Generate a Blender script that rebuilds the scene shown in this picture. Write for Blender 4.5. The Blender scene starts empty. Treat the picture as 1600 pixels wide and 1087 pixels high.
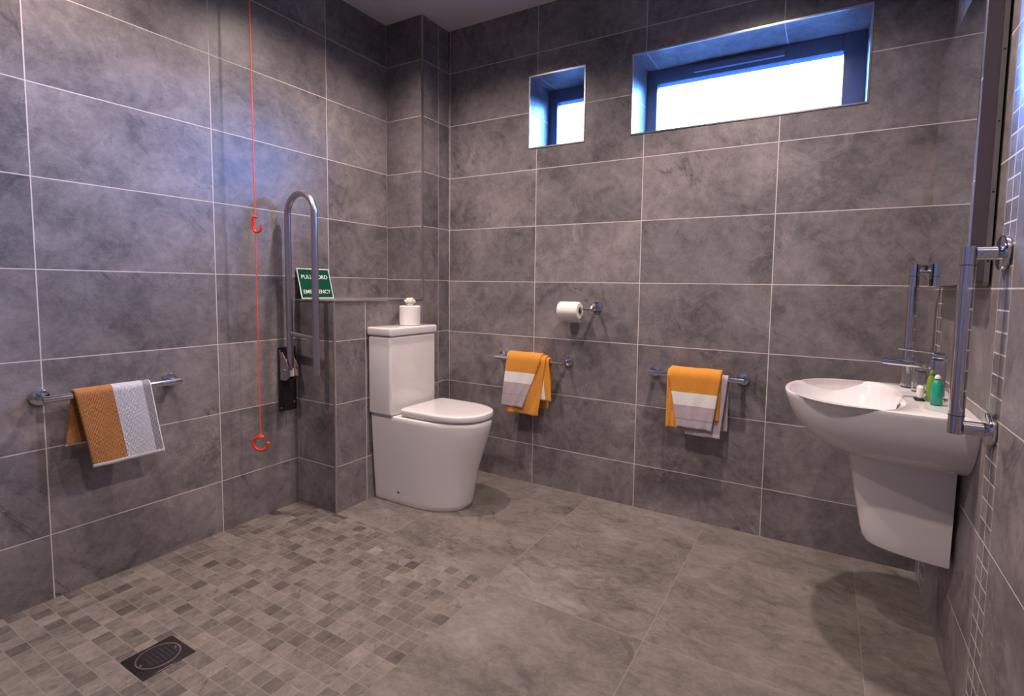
import bpy, bmesh, math, random
from mathutils import Vector, Matrix
random.seed(7)
PI = math.pi
S = bpy.context.scene
COL = S.collection
PI = math.pi
W, H, YF = 2.650, 2.589, -2.85          # room width, height, front wall

# ------------------------------------------------------------------ camera
cd = bpy.data.cameras.new('camera'); cam = bpy.data.objects.new('camera', cd); COL.objects.link(cam)
R_ = Vector((0.871346, 0.49042649, 0.01542735)); U_ = Vector((-0.04973003, 0.05698898, 0.99713549)); F_ = Vector((-0.48814247, 0.86961722, -0.07404604))
M_ = Matrix.Identity(4)
for i in range(3):
    M_[i][0], M_[i][1], M_[i][2] = R_[i], U_[i], -F_[i]
M_.translation = Vector((2.29663777, -2.43537345, 1.10983634))
cam.matrix_world = M_
cd.sensor_fit = 'HORIZONTAL'; cd.sensor_width = 36.0
cd.lens = 796.88 / 1600 * 36
cd.shift_x = -45.21 / 1600; cd.shift_y = -37.17 / 1600
cd.clip_start = 0.02; cd.clip_end = 60
S.camera = cam

# ------------------------------------------------------------------ world, view
wd = bpy.data.worlds.new('world'); S.world = wd; wd.use_nodes = True
wt = wd.node_tree; bg = wt.nodes['Background']; tcw = wt.nodes.new('ShaderNodeTexCoord'); spw = wt.nodes.new('ShaderNodeSeparateXYZ'); rw = wt.nodes.new('ShaderNodeValToRGB')
wt.links.new(tcw.outputs['Generated'], spw.inputs[0]); wt.links.new(spw.outputs[2], rw.inputs[0]); wt.links.new(rw.outputs[0], bg.inputs[0])
SKY = (0.125, 0.345, 1.0)
rw.color_ramp.elements[0].position = 0.0; rw.color_ramp.elements[0].color = (SKY[0] * 0.02, SKY[1] * 0.02, SKY[2] * 0.02, 1)
rw.color_ramp.elements[1].position = 0.09; rw.color_ramp.elements[1].color = (*SKY, 1)
bg.inputs[1].default_value = 92.0
for (pa, pb) in ((0.842, 1.163), (1.420, 2.391)):      # light portals in the two window openings help the sky sampling
    pl = bpy.data.lights.new('window_portal', 'AREA'); pl.shape = 'RECTANGLE'; pl.size = pb - pa; pl.size_y = 0.371; pl.cycles.is_portal = True
    po = bpy.data.objects.new('window_portal', pl); COL.objects.link(po); po.location = ((pa + pb) / 2, 0.29, 2.0425); po.rotation_euler = (-PI / 2, 0, 0)
S.view_settings.view_transform = 'Standard'; S.view_settings.look = 'None'
S.view_settings.gamma = 1.0; S.view_settings.use_curve_mapping = False
S.view_settings.exposure = 0.95

LAMP_COL = (1.0, 0.825, 0.765)
LAMPS = [(0.66, -0.76), (1.93, -0.74), (0.52, -1.80), (1.95, -1.85)]
LAMP_W = [56.0, 66.0, 46.0, 44.0]
for (lx, ly), lw in zip(LAMPS, LAMP_W):
    ld = bpy.data.lights.new('downlight_beam', 'SPOT'); ld.energy = lw; ld.color = LAMP_COL
    ld.spot_size = math.radians(142); ld.spot_blend = 1.0; ld.shadow_soft_size = 0.03
    lo = bpy.data.objects.new('downlight_beam', ld); COL.objects.link(lo); lo.location = (lx, ly, H - 0.03)

# ------------------------------------------------------------------ material helpers
def mat(name, col, rough=0.5, metal=0.0, **kw):
    m = bpy.data.materials.new(name); m.use_nodes = True
    b = m.node_tree.nodes['Principled BSDF']
    b.inputs['Base Color'].default_value = (*col, 1); b.inputs['Roughness'].default_value = rough; b.inputs['Metallic'].default_value = metal
    for k, v in kw.items(): b.inputs[k.replace('_', ' ')].default_value = v
    return m

class NT:
    def __init__(s, m): s.t = m.node_tree; s.n = s.t.nodes; s.l = s.t.links
    def put(s, sock, v):
        if isinstance(v, (int, float)): sock.default_value = v
        elif isinstance(v, (tuple, list)): sock.default_value = v
        else: s.l.new(v, sock)
    def m(s, op, a, b=0.0, c=None):
        n = s.n.new('ShaderNodeMath'); n.operation = op; s.put(n.inputs[0], a); s.put(n.inputs[1], b)
        if c is not None: s.put(n.inputs[2], c)
        return n.outputs[0]
    def mixc(s, f, a, b, mode='MIX'):
        n = s.n.new('ShaderNodeMix'); n.data_type = 'RGBA'; n.blend_type = mode
        s.put(n.inputs[0], f); s.put(n.inputs[6], a); s.put(n.inputs[7], b); return n.outputs[2]
    def mixf(s, f, a, b):
        n = s.n.new('ShaderNodeMix'); n.data_type = 'FLOAT'; s.put(n.inputs[0], f); s.put(n.inputs[2], a); s.put(n.inputs[3], b); return n.outputs[0]
    def xyz(s, x, y, z):
        n = s.n.new('ShaderNodeCombineXYZ')
        for i, v in enumerate((x, y, z)): s.put(n.inputs[i], v)
        return n.outputs[0]
    def noise(s, vec, sc, det=4, ro=0.6, dist=0.0):
        n = s.n.new('ShaderNodeTexNoise'); s.put(n.inputs['Vector'], vec); n.inputs['Scale'].default_value = sc
        n.inputs['Detail'].default_value = det; n.inputs['Roughness'].default_value = ro; n.inputs['Distortion'].default_value = dist
        return n.outputs['Fac']
    def wn(s, vec):
        n = s.n.new('ShaderNodeTexWhiteNoise'); n.noise_dimensions = '3D'; s.put(n.inputs['Vector'], vec); return n
    def ramp(s, f, stops):
        n = s.n.new('ShaderNodeValToRGB'); e = n.color_ramp.elements
        while len(e) < len(stops): e.new(0.5)
        for i, (p, c) in enumerate(stops):
            e[i].position = p; e[i].color = (*c, 1) if len(c) == 3 else c
        s.put(n.inputs[0], f); return n.outputs[0]
    def smooth(s, v, a, b):
        n = s.n.new('ShaderNodeMapRange'); n.interpolation_type = 'SMOOTHSTEP'; s.put(n.inputs[0], v)
        n.inputs[1].default_value = a; n.inputs[2].default_value = b; return n.outputs[0]

GROUT = (0.56, 0.50, 0.47)
def stone(N, u, v, seed, dark, light, vein=1.0, sc=1.0):
    """colour of one stone tile: cloudy, with smudges and a few dark cracks; u,v metres, seed differs per tile"""
    sx = N.m('MULTIPLY', seed, 37.0); sy = N.m('MULTIPLY', seed, 91.0); sz = N.m('MULTIPLY', seed, 13.0)
    p = N.xyz(N.m('ADD', u, sx), N.m('ADD', v, sy), sz)
    big = N.noise(p, 2.6 * sc, 3, 0.55, 0.4)
    mid = N.noise(p, 9.0 * sc, 6, 0.68, 0.9)
    fine = N.noise(p, 34 * sc, 6, 0.75, 0.5)
    grain = N.noise(p, 210, 3, 0.7)
    t = N.m('ADD', N.m('MULTIPLY', big, 0.34), N.m('ADD', N.m('MULTIPLY', mid, 0.30), N.m('ADD', N.m('MULTIPLY', fine, 0.24), N.m('MULTIPLY', grain, 0.12))))
    c = N.ramp(t, [(0.355, dark), (0.645, light)])
    # soft dark smudged streaks, long in one slanting direction
    u2 = N.m('ADD', N.m('MULTIPLY', u, 0.80), N.m('MULTIPLY', v, 0.60)); v2 = N.m('SUBTRACT', N.m('MULTIPLY', v, 0.80), N.m('MULTIPLY', u, 0.60))
    q = N.xyz(N.m('ADD', N.m('MULTIPLY', u2, 3.0), sy), N.m('ADD', N.m('MULTIPLY', v2, 0.8), sx), sz)
    w = N.noise(q, 1.5 * sc, 6, 0.62, 0.7)
    band = N.m('ABSOLUTE', N.m('SUBTRACT', w, 0.5))
    where = N.smooth(N.noise(N.xyz(N.m('ADD', u, sy), N.m('ADD', v, sz), sx), 3.0, 3, 0.6), 0.50, 0.70)
    core = N.m('SUBTRACT', 1.0, N.smooth(band, 0.0, 0.007)); halo = N.m('SUBTRACT', 1.0, N.smooth(band, 0.0, 0.045))
    dk = N.m('ADD', N.m('MULTIPLY', core, 0.55), N.m('MULTIPLY', halo, 0.19))
    c = N.mixc(N.m('MULTIPLY', N.m('MULTIPLY', dk, where), vein), c, tuple(x * 0.40 for x in dark) + (1,))
    w2 = N.noise(p, 5.5 * sc, 6, 0.72, 1.4)
    thin2 = N.m('SUBTRACT', 1.0, N.smooth(N.m('ABSOLUTE', N.m('SUBTRACT', w2, 0.53)), 0.0, 0.022))
    wh2 = N.smooth(N.noise(N.xyz(N.m('ADD', v, sx), N.m('ADD', u, sz), sy), 3.6, 2, 0.5), 0.54, 0.70)
    c = N.mixc(N.m('MULTIPLY', N.m('MULTIPLY', thin2, wh2), 0.30 * vein), c, tuple(min(1, x * 1.5) for x in light) + (1,))
    return c, t

def lines(N, q, du, w):
    """1 on a grout line (q in cells, cell size du metres, line width w metres), plus the cell index"""
    cell = N.m('FLOOR', q); fr = N.m('SUBTRACT', q, cell)
    d = N.m('MULTIPLY', N.m('MINIMUM', fr, N.m('SUBTRACT', 1.0, fr)), du)
    return N.m('SUBTRACT', 1.0, N.smooth(d, w * 0.38, w * 0.62)), cell

WD, WL_ = (0.056, 0.0500, 0.0530), (0.300, 0.268, 0.268)
def wall_tile(name, x0=0.8866, y0=-1.7752, dux=0.5969, duy=0.5714, z0=0.2268, dz=0.3039, strips=(), seed=0.0, top_slab=False):
    m = bpy.data.materials.new(name); m.use_nodes = True; N = NT(m); b = N.n['Principled BSDF']
    g = N.n.new('ShaderNodeNewGeometry'); sp = N.n.new('ShaderNodeSeparateXYZ'); N.l.new(g.outputs['Position'], sp.inputs[0])
    sn = N.n.new('ShaderNodeSeparateXYZ'); N.l.new(g.outputs['True Normal'], sn.inputs[0])
    x, y, z = sp.outputs
    nx = N.m('GREATER_THAN', N.m('ABSOLUTE', sn.outputs[0]), 0.5); nz = N.m('GREATER_THAN', N.m('ABSOLUTE', sn.outputs[2]), 0.5)
    qu = N.mixf(nx, N.m('DIVIDE', N.m('SUBTRACT', x, x0), dux), N.m('DIVIDE', N.m('SUBTRACT', y, y0), duy))
    um = N.mixf(nx, x, y)
    vm = N.mixf(nz, z, y)
    qv = N.mixf(nz, N.m('DIVIDE', N.m('SUBTRACT', z, z0), dz), N.m('DIVIDE', N.m('SUBTRACT', y, -0.029), 0.33))
    lu, cu = lines(N, qu, 0.58, 0.0036); lv, cv = lines(N, qv, dz, 0.0036)
    for (ya, yb) in strips:
        # a column of small 5 cm mosaic tiles, two wide
        ins = N.m('MULTIPLY', N.m('GREATER_THAN', y, ya), N.m('LESS_THAN', y, yb))
        a, ca = lines(N, N.m('DIVIDE', N.m('SUBTRACT', y, ya), (yb - ya) / 2), (yb - ya) / 2, 0.0040)
        c_, cc = lines(N, N.m('DIVIDE', N.m('SUBTRACT', z, z0), dz / 6), dz / 6, 0.0040)
        lu = N.mixf(ins, lu, a); lv = N.mixf(ins, lv, c_)
        cu = N.mixf(ins, cu, N.m('ADD', ca, 31.0)); cv = N.mixf(ins, cv, N.m('ADD', cc, 57.0))
    ln = N.m('MAXIMUM', lu, lv)
    w = N.wn(N.xyz(cu, cv, N.m('ADD', N.m('MULTIPLY', nx, 3.0), seed)))
    rnd = w.outputs['Value']
    c, t = stone(N, um, vm, rnd, WD, WL_)
    c = N.mixc(1.0, c, N.mixc(rnd, (0.86, 0.86, 0.87, 1), (1.12, 1.10, 1.10, 1)), 'MULTIPLY')
    c = N.mixc(ln, c, (*GROUT, 1))
    N.l.new(c, b.inputs['Base Color'])
    N.put(b.inputs['Roughness'], N.mixf(ln, N.m('ADD', 0.30, N.m('MULTIPLY', t, 0.16)), 0.85))
    b.inputs['Specular IOR Level'].default_value = 0.5
    bp = N.n.new('ShaderNodeBump'); bp.inputs['Strength'].default_value = 0.25; bp.inputs['Distance'].default_value = 0.002
    N.put(bp.inputs['Height'], N.m('SUBTRACT', N.m('MULTIPLY', t, 0.5), ln)); N.l.new(bp.outputs[0], b.inputs['Normal'])
    return m

def floor_mat():
    m = bpy.data.materials.new('floor_stone'); m.use_nodes = True; N = NT(m); b = N.n['Principled BSDF']
    g = N.n.new('ShaderNodeNewGeometry'); sp = N.n.new('ShaderNodeSeparateXYZ'); N.l.new(g.outputs['Position'], sp.inputs[0])
    x, y, z = sp.outputs
    FD, FL = (0.056, 0.048, 0.043), (0.262, 0.227, 0.203)
    # big tiles
    lu, cu = lines(N, N.m('DIVIDE', N.m('SUBTRACT', x, 0.645), 0.598), 0.598, 0.0026)
    lv, cv = lines(N, N.m('DIVIDE', N.m('SUBTRACT', y, 0.0), 0.933), 0.933, 0.0026)
    wb = N.wn(N.xyz(cu, cv, 2.0)).outputs['Value']
    c1, t1 = stone(N, x, N.m('MULTIPLY', y, 1.6), wb, FD, FL, 1.0, 1.0)
    c1 = N.mixc(1.0, c1, N.mixc(wb, (0.90, 0.90, 0.90, 1), (1.08, 1.08, 1.08, 1)), 'MULTIPLY')
    l1 = N.m('MAXIMUM', lu, lv)
    # wetroom mosaic, 5 cm
    ma, ca = lines(N, N.m('DIVIDE', x, 0.0521), 0.0521, 0.0032)
    mb, cb = lines(N, N.m('DIVIDE', N.m('ADD', y, 0.905), 0.0500), 0.05, 0.0032)
    wm = N.wn(N.xyz(ca, cb, 5.0)).outputs['Value']
    big = N.wn(N.xyz(N.m('FLOOR', N.m('DIVIDE', ca, 3.0)), N.m('FLOOR', N.m('DIVIDE', cb, 3.0)), 9.0)).outputs['Value']
    c2, t2 = stone(N, x, y, wm, FD, FL, 0.9, 1.6)
    shade = N.ramp(wm, [(0.0, (0.60, 0.57, 0.58)), (0.16, (0.74, 0.72, 0.72)), (0.30, (0.93, 0.93, 0.93)), (0.75, (1.0, 1.0, 1.0)), (1.0, (1.12, 1.11, 1.10))])
    c2 = N.mixc(1.0, c2, shade, 'MULTIPLY')
    l2 = N.m('MAXIMUM', ma, mb)
    ins = N.m('MULTIPLY', N.m('LESS_THAN', x, 1.2504), N.m('LESS_THAN', y, -0.905))
    ins2 = N.m('MULTIPLY', N.m('LESS_THAN', x, 0.66), N.m('LESS_THAN', y, -0.83))
    ins = N.m('MAXIMUM', ins, ins2)
    c = N.mixc(N.m('MULTIPLY', l1, 0.42), c1, (0.32, 0.27, 0.24, 1))
    cm = N.mixc(N.m('MULTIPLY', l2, 0.34), c2, (0.31, 0.26, 0.235, 1))
    N.l.new(N.mixc(ins, c, cm), b.inputs['Base Color'])
    ln = N.mixf(ins, l1, l2); t = N.mixf(ins, t1, t2)
    N.put(b.inputs['Roughness'], N.m('ADD', 0.46, N.m('MULTIPLY', t, 0.2)))
    b.inputs['Specular IOR Level'].default_value = 0.35
    bp = N.n.new('ShaderNodeBump'); bp.inputs['Strength'].default_value = 0.35; bp.inputs['Distance'].default_value = 0.002
    N.put(bp.inputs['Height'], N.m('SUBTRACT', N.m('MULTIPLY', t, 0.8), ln)); N.l.new(bp.outputs[0], b.inputs['Normal'])
    return m

def bumpy(m, sc, strength, dist=0.001, stripes=None):
    N = NT(m); b = N.n['Principled BSDF']; tc = N.n.new('ShaderNodeTexCoord')
    h = N.noise(tc.outputs['Object'], sc, 3, 0.7)
    bp = N.n.new('ShaderNodeBump'); bp.inputs['Strength'].default_value = strength; bp.inputs['Distance'].default_value = dist
    N.put(bp.inputs['Height'], h); N.l.new(bp.outputs[0], b.inputs['Normal'])
    return m
def terry(name, col, ribs=250, lo=0.55):
    """looped towelling: ribs of loops, fine colour variation, and the shade in the gaps painted in"""
    m = mat(name, col, 0.95); N = NT(m); b = N.n['Principled BSDF']; uv = N.n.new('ShaderNodeTexCoord')
    sp = N.n.new('ShaderNodeSeparateXYZ'); N.l.new(uv.outputs['UV'], sp.inputs[0])
    u, v = sp.outputs[0], sp.outputs[1]
    s1 = N.m('SINE', N.m('MULTIPLY', u, ribs * 2 * PI)); s2 = N.m('SINE', N.m('MULTIPLY', v, ribs * 2 * PI))
    loops = N.m('ADD', N.m('MULTIPLY', s1, 0.5), N.m('MULTIPLY', s2, 0.35))
    nz = N.noise(uv.outputs['Object'], 420, 3, 0.7)
    h = N.m('ADD', loops, N.m('MULTIPLY', nz, 1.6))
    f = N.smooth(h, -0.3, 1.6)
    c = N.mixc(f, tuple(x * lo for x in col) + (1,), tuple(min(1, x * 1.18) for x in col) + (1,))  # shade between the loops put into the colour: low spots darker, crests lighter
    N.l.new(c, b.inputs['Base Color'])
    bp = N.n.new('ShaderNodeBump'); bp.inputs['Strength'].default_value = 0.7; bp.inputs['Distance'].default_value = 0.0018
    N.put(bp.inputs['Height'], h); N.l.new(bp.outputs[0], b.inputs['Normal'])
    b.inputs['Sheen Weight'].default_value = 0.15
    return m

CER = mat('white_ceramic', (0.70, 0.668, 0.655), 0.12, 0, Coat_Weight=0.4, Coat_Roughness=0.05)
CHROME = mat('chrome', (0.62, 0.62, 0.66), 0.09, 1.0)
STEEL = bumpy(mat('brushed_steel', (0.50, 0.47, 0.50), 0.30, 1.0), 500, 0.1, 0.0004)
DSTEEL = bumpy(mat('dark_steel', (0.16, 0.13, 0.125), 0.28, 1.0), 90, 0.1, 0.0004)
TRIM = mat('satin_trim', (0.62, 0.58, 0.57), 0.30, 1.0)
PLATE = mat('dark_plate', (0.045, 0.036, 0.042), 0.35, 0.6)
BLACK = mat('black_plastic', (0.012, 0.012, 0.014), 0.4)
CREAM = mat('cream_plastic', (0.55, 0.42, 0.34), 0.4)
RED = mat('orange_red_plastic', (0.80, 0.055, 0.018), 0.35)
REDC = bumpy(mat('orange_red_cord', (0.85, 0.085, 0.045), 0.6), 900, 0.3, 0.0005)
PAPER = bumpy(mat('tissue_paper', (0.80, 0.75, 0.70), 0.9), 160, 0.25, 0.0008)
CARD = mat('cardboard', (0.30, 0.24, 0.20), 0.9)
GREEN = mat('sign_green', (0.002, 0.060, 0.032), 0.6)
GREEN.node_tree.nodes['Principled BSDF'].inputs['Specular IOR Level'].default_value = 0.15
SIGNW = mat('sign_white', (0.70, 0.78, 0.74), 0.45)
MIRROR = mat('mirror_glass', (0.86, 0.87, 0.90), 0.015, 1.0)
MBODY = bumpy(mat('mirror_body_metal', (0.15, 0.115, 0.12), 0.40, 0.5), 200, 0.05, 0.0003)
MFLANGE = mat('mirror_back_flange', (0.25, 0.235, 0.23), 0.4, 0.4)
FRAME = bumpy(mat('window_frame_grey', (0.105, 0.130, 0.190), 0.42), 300, 0.05, 0.0003)
CEILM = bumpy(mat('ceiling_paint', (0.50, 0.48, 0.48), 0.9), 120, 0.12, 0.0006)
GLASS = mat('clear_glass', (0.95, 0.97, 0.98), 0.03, 0, Transmission_Weight=1.0, IOR=1.45)
SOAPG = mat('teal_soap', (0.03, 0.42, 0.28), 0.15, 0, Transmission_Weight=0.35)
SOAPY = mat('lime_soap', (0.26, 0.42, 0.04), 0.15, 0, Transmission_Weight=0.35)
WPLAS = mat('white_plastic', (0.72, 0.68, 0.66), 0.3)
TH = dict(ochre=terry('towel_ochre', (0.78, 0.31, 0.025)), brown=terry('towel_tan', (0.50, 0.20, 0.052), 215, 0.28), white=terry('towel_white', (0.88, 0.84, 0.79), 250, 0.8),
          coolw=terry('towel_pale_grey', (0.60, 0.60, 0.64), 215, 0.5), lilac=terry('towel_lilac', (0.52, 0.43, 0.46), 250, 0.75), dlilac=terry('towel_dusky', (0.40, 0.32, 0.35), 250, 0.75),
          grey=terry('towel_grey', (0.36, 0.33, 0.36), 215, 0.2), hem=terry('towel_hem', (0.72, 0.69, 0.67), 250, 0.75))
PANE = bpy.data.materials.new('window_glass'); PANE.use_nodes = True
_t = PANE.node_tree; _t.nodes.remove(_t.nodes['Principled BSDF']); _o = _t.nodes['Material Output']
_a = _t.nodes.new('ShaderNodeBsdfTransparent'); _a.inputs[0].default_value = (0.93, 0.96, 0.98, 1); _g = _t.nodes.new('ShaderNodeBsdfGlossy'); _g.inputs['Roughness'].default_value = 0.05
_m = _t.nodes.new('ShaderNodeMixShader'); _m.inputs[0].default_value = 0.06; _t.links.new(_a.outputs[0], _m.inputs[1]); _t.links.new(_g.outputs[0], _m.inputs[2]); _t.links.new(_m.outputs[0], _o.inputs[0])
LENS = mat('lamp_lens', (0.9, 0.85, 0.8), 0.3); LENS.node_tree.nodes['Principled BSDF'].inputs['Emission Color'].default_value = (*LAMP_COL, 1)
LENS.node_tree.nodes['Principled BSDF'].inputs['Emission Strength'].default_value = 6.0

# ------------------------------------------------------------------ mesh helpers
def link(name, me, mats, parent=None, smooth=True, loc=None):
    if not isinstance(mats, (list, tuple)): mats = [mats]
    for m in mats: me.materials.append(m)
    if smooth:
        for p in me.polygons: p.use_smooth = True
        try: me.set_sharp_from_angle(angle=math.radians(smooth if smooth is not True else 38))
        except Exception: pass
    o = bpy.data.objects.new(name, me); COL.objects.link(o)
    if parent is not None: o.parent = parent; o.matrix_parent_inverse = Matrix.Translation(-parent.location)
    return o
def obj(name, bm, mats, parent=None, smooth=True):
    bmesh.ops.recalc_face_normals(bm, faces=bm.faces[:])
    me = bpy.data.meshes.new(name); bm.to_mesh(me); bm.free()
    return link(name, me, mats, parent, smooth)
def tag(o, label=None, cat=None, group=None, kind=None):
    if label: o['label'] = label
    if cat: o['category'] = cat
    if group: o['group'] = group
    if kind: o['kind'] = kind
    return o
def thing(name, loc, label, cat, group=None):
    o = bpy.data.objects.new(name, None); COL.objects.link(o); o.location = loc; o.empty_display_size = 0.05
    return tag(o, label, cat, group)
def struct(o, label=None): o['kind'] = 'structure'; 
def add_box(bm, lo, hi, bev=0.0, seg=3):
    r = bmesh.ops.create_cube(bm, size=1.0); vs = r['verts']
    for v in vs:
        v.co = Vector([lo[i] + (v.co[i] + 0.5) * (hi[i] - lo[i]) for i in range(3)])
    if bev > 0:
        es = list({e for v in vs for e in v.link_edges})
        bmesh.ops.bevel(bm, geom=es, offset=bev, segments=seg, affect='EDGES', profile=0.5)
    return bm
def box(lo, hi, bev=0.0, seg=3):
    return add_box(bmesh.new(), lo, hi, bev, seg)
def loft(bm, rings, cap0=True, cap1=True, closed=True):
    V = [[bm.verts.new(p) for p in r] for r in rings]; n = len(V[0]); F = []
    for a, b in zip(V, V[1:]):
        for i in range(n if closed else n - 1):
            j = (i + 1) % n; F.append(bm.faces.new((a[i], a[j], b[j], b[i])))
    if cap0: bm.faces.new(V[0][::-1])
    if cap1: bm.faces.new(V[-1])
    return V, F
def add_tube(bm, path, r, n=20, cap=True):
    P = [Vector(p) for p in path]; rings = []
    t0 = (P[1] - P[0]).normalized(); up = Vector((0, 0, 1)) if abs(t0.z) < 0.9 else Vector((1, 0, 0))
    nrm = t0.cross(up).normalized()
    for i, p in enumerate(P):
        t = ((P[i] - P[i-1]).normalized() if i else t0); t2 = (P[i+1] - P[i]).normalized() if i < len(P) - 1 else t
        tt = (t + t2).normalized(); nrm = (nrm - tt * nrm.dot(tt)).normalized(); bn = tt.cross(nrm)
        k = 1.0 / max(0.5, math.sqrt(max(0.0, (1 + t.dot(t2)) / 2)))
        rr = r(i / (len(P) - 1)) if callable(r) else r
        # mitre at sharp corners
        bend = (t2 - t); 
        ring = []
        for a in range(n):
            d = nrm * math.cos(2 * PI * a / n) + bn * math.sin(2 * PI * a / n)
            if bend.length > 1e-4:
                bd = (bend - tt * bend.dot(tt)).normalized(); d = d + bd * d.dot(bd) * (k - 1)
            ring.append(p + d * rr)
        rings.append(ring)
    loft(bm, rings, cap, cap); return bm
def arc(c, r, a0, a1, n, f):
    return [f(c[0] + r * math.cos(a0 + (a1 - a0) * i / n), c[1] + r * math.sin(a0 + (a1 - a0) * i / n)) for i in range(n + 1)]
def add_cyl(bm, base, axis, r0, h, n=40, r1=None, bev=0.0):
    a = Vector(axis).normalized(); up = Vector((0, 0, 1)) if abs(a.z) < 0.9 else Vector((1, 0, 0)); x = a.cross(up).normalized(); y = a.cross(x)
    r1 = r0 if r1 is None else r1; b = Vector(base)
    prof = [(0, r0 - bev), (bev * 0.3, r0 - bev * 0.3), (bev, r0), (h - bev, r1), (h - bev * 0.3, r1 - bev * 0.3), (h, r1 - bev)] if bev else [(0, r0), (h, r1)]
    loft(bm, [[b + a * t + (x * math.cos(2 * PI * i / n) + y * math.sin(2 * PI * i / n)) * rr for i in range(n)] for t, rr in prof]); return bm
def add_lathe(bm, c, prof, n=48):
    """profile (r, z) turned about the vertical through c"""
    loft(bm, [[Vector((c[0] + r * math.cos(2 * PI * i / n), c[1] + r * math.sin(2 * PI * i / n), c[2] + z)) for i in range(n)] for r, z in prof]); return bm

# ------------------------------------------------------------------ room shell
T_BACK = wall_tile('tile_back_wall', z0=0.2215, dz=0.3039, seed=1.0)
T_LEFT = wall_tile('tile_left_wall', z0=0.229, seed=2.0)
T_RIGHT = wall_tile('tile_right_wall', y0=-0.93, duy=0.85, z0=0.2095, strips=((-0.181, -0.083), (-0.935, -0.837)), seed=3.0)
T_PILLAR = wall_tile('tile_pillar', x0=0.0, dux=0.6, y0=-0.088, duy=0.6, z0=0.2245, seed=4.0)
T_BOX = wall_tile('tile_box', x0=0.0, dux=0.6, y0=-0.640, duy=0.6, z0=0.2268, seed=5.0)
T_FRONT = wall_tile('tile_front_wall', seed=6.0)

o = obj('floor', box((-0.2, YF - 0.2, -0.12), (W + 0.2, 0.32, 0.0)), floor_mat(), smooth=False); struct(o)
o = obj('ceiling', box((-0.2, YF - 0.2, H), (W + 0.2, 0.32, H + 0.12)), CEILM, smooth=False); struct(o)
o = obj('wall_left', box((-0.2, YF - 0.2, 0.0), (0.0, 0.32, H)), T_LEFT, smooth=False); struct(o)
o = obj('wall_right', box((W, YF - 0.2, 0.0), (W + 0.2, 0.32, H)), T_RIGHT, smooth=False); struct(o)
o = obj('wall_front', box((0.0, YF - 0.2, 0.0), (W, YF, H)), T_FRONT, smooth=False); struct(o)
# back wall with two window openings
WZ0, WZ1 = 1.857, 2.228
SWX, BWX = (0.842, 1.163), (1.420, 2.391)
bm = bmesh.new()
xs = [0.0, SWX[0], SWX[1], BWX[0], BWX[1], W]; zs = [0.0, WZ0, WZ1, H]; D = 0.32
def quad(bm, *ps): bm.faces.new([bm.verts.new(p) for p in ps])
for i in range(5):
    for k in range(3):
        if k == 1 and i in (1, 3): continue
        a, b_, c, d = xs[i], xs[i+1], zs[k], zs[k+1]
        quad(bm, (a, 0, c), (b_, 0, c), (b_, 0, d), (a, 0, d)); quad(bm, (a, D, c), (a, D, d), (b_, D, d), (b_, D, c))
for (a, b_) in (SWX, BWX):
    quad(bm, (a, 0, WZ0), (a, 0, WZ1), (a, D, WZ1), (a, D, WZ0)); quad(bm, (b_, 0, WZ0), (b_, D, WZ0), (b_, D, WZ1), (b_, 0, WZ1))
    quad(bm, (a, 0, WZ0), (a, D, WZ0), (b_, D, WZ0), (b_, 0, WZ0)); quad(bm, (a, 0, WZ1), (b_, 0, WZ1), (b_, D, WZ1), (a, D, WZ1))
quad(bm, (0, 0, H), (0, D, H), (W, D, H), (W, 0, H)); quad(bm, (0, 0, 0), (W, 0, 0), (W, D, 0), (0, D, 0))
quad(bm, (0, 0, 0), (0, D, 0), (0, D, H), (0, 0, H)); quad(bm, (W, 0, 0), (W, 0, H), (W, D, H), (W, D, 0))
bmesh.ops.remove_doubles(bm, verts=bm.verts[:], dist=1e-5)
o = obj('wall_back', bm, T_BACK, smooth=False); struct(o)
# corner pillar and low boxed-in ledge
PX, PY = 0.2762, -0.2233
BX, BY, BZ = 0.278, -0.828, 1.030
o = obj('wall_pillar', box((0.0, PY, 0.0), (PX, 0.0, H)), T_PILLAR, smooth=False); struct(o)
o = obj('wall_ledge', box((0.0, BY, 0.0), (BX, PY, BZ - 0.010)), T_BOX, smooth=False); struct(o)
# ledge top slab tile
LT = wall_tile('tile_ledge_top', x0=0.9, dux=2.0, y0=-0.5, duy=0.6, z0=-3.0, dz=6.0, seed=8.0)
bm = box((0.0, BY - 0.002, BZ - 0.010), (BX + 0.002, PY, BZ), 0.001, 1)
o = obj('trim_1', bm, LT, smooth=False); struct(o)
def trim(n, lo, hi, m=TRIM):
    o = obj('trim_%d' % n, box(lo, hi, 0.0012, 2), m); struct(o); return o
trim(2, (BX - 0.005, BY - 0.004, 0.0), (BX + 0.004, BY + 0.006, BZ - 0.011))
trim(3, (0.0, BY - 0.005, BZ - 0.008), (BX + 0.005, BY - 0.0025, BZ - 0.001))
trim(4, (BX + 0.0025, BY - 0.005, BZ - 0.008), (BX + 0.005, PY, BZ - 0.001))
trim(5, (PX - 0.005, PY - 0.004, BZ + 0.001), (PX + 0.004, PY + 0.005, H))
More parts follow.
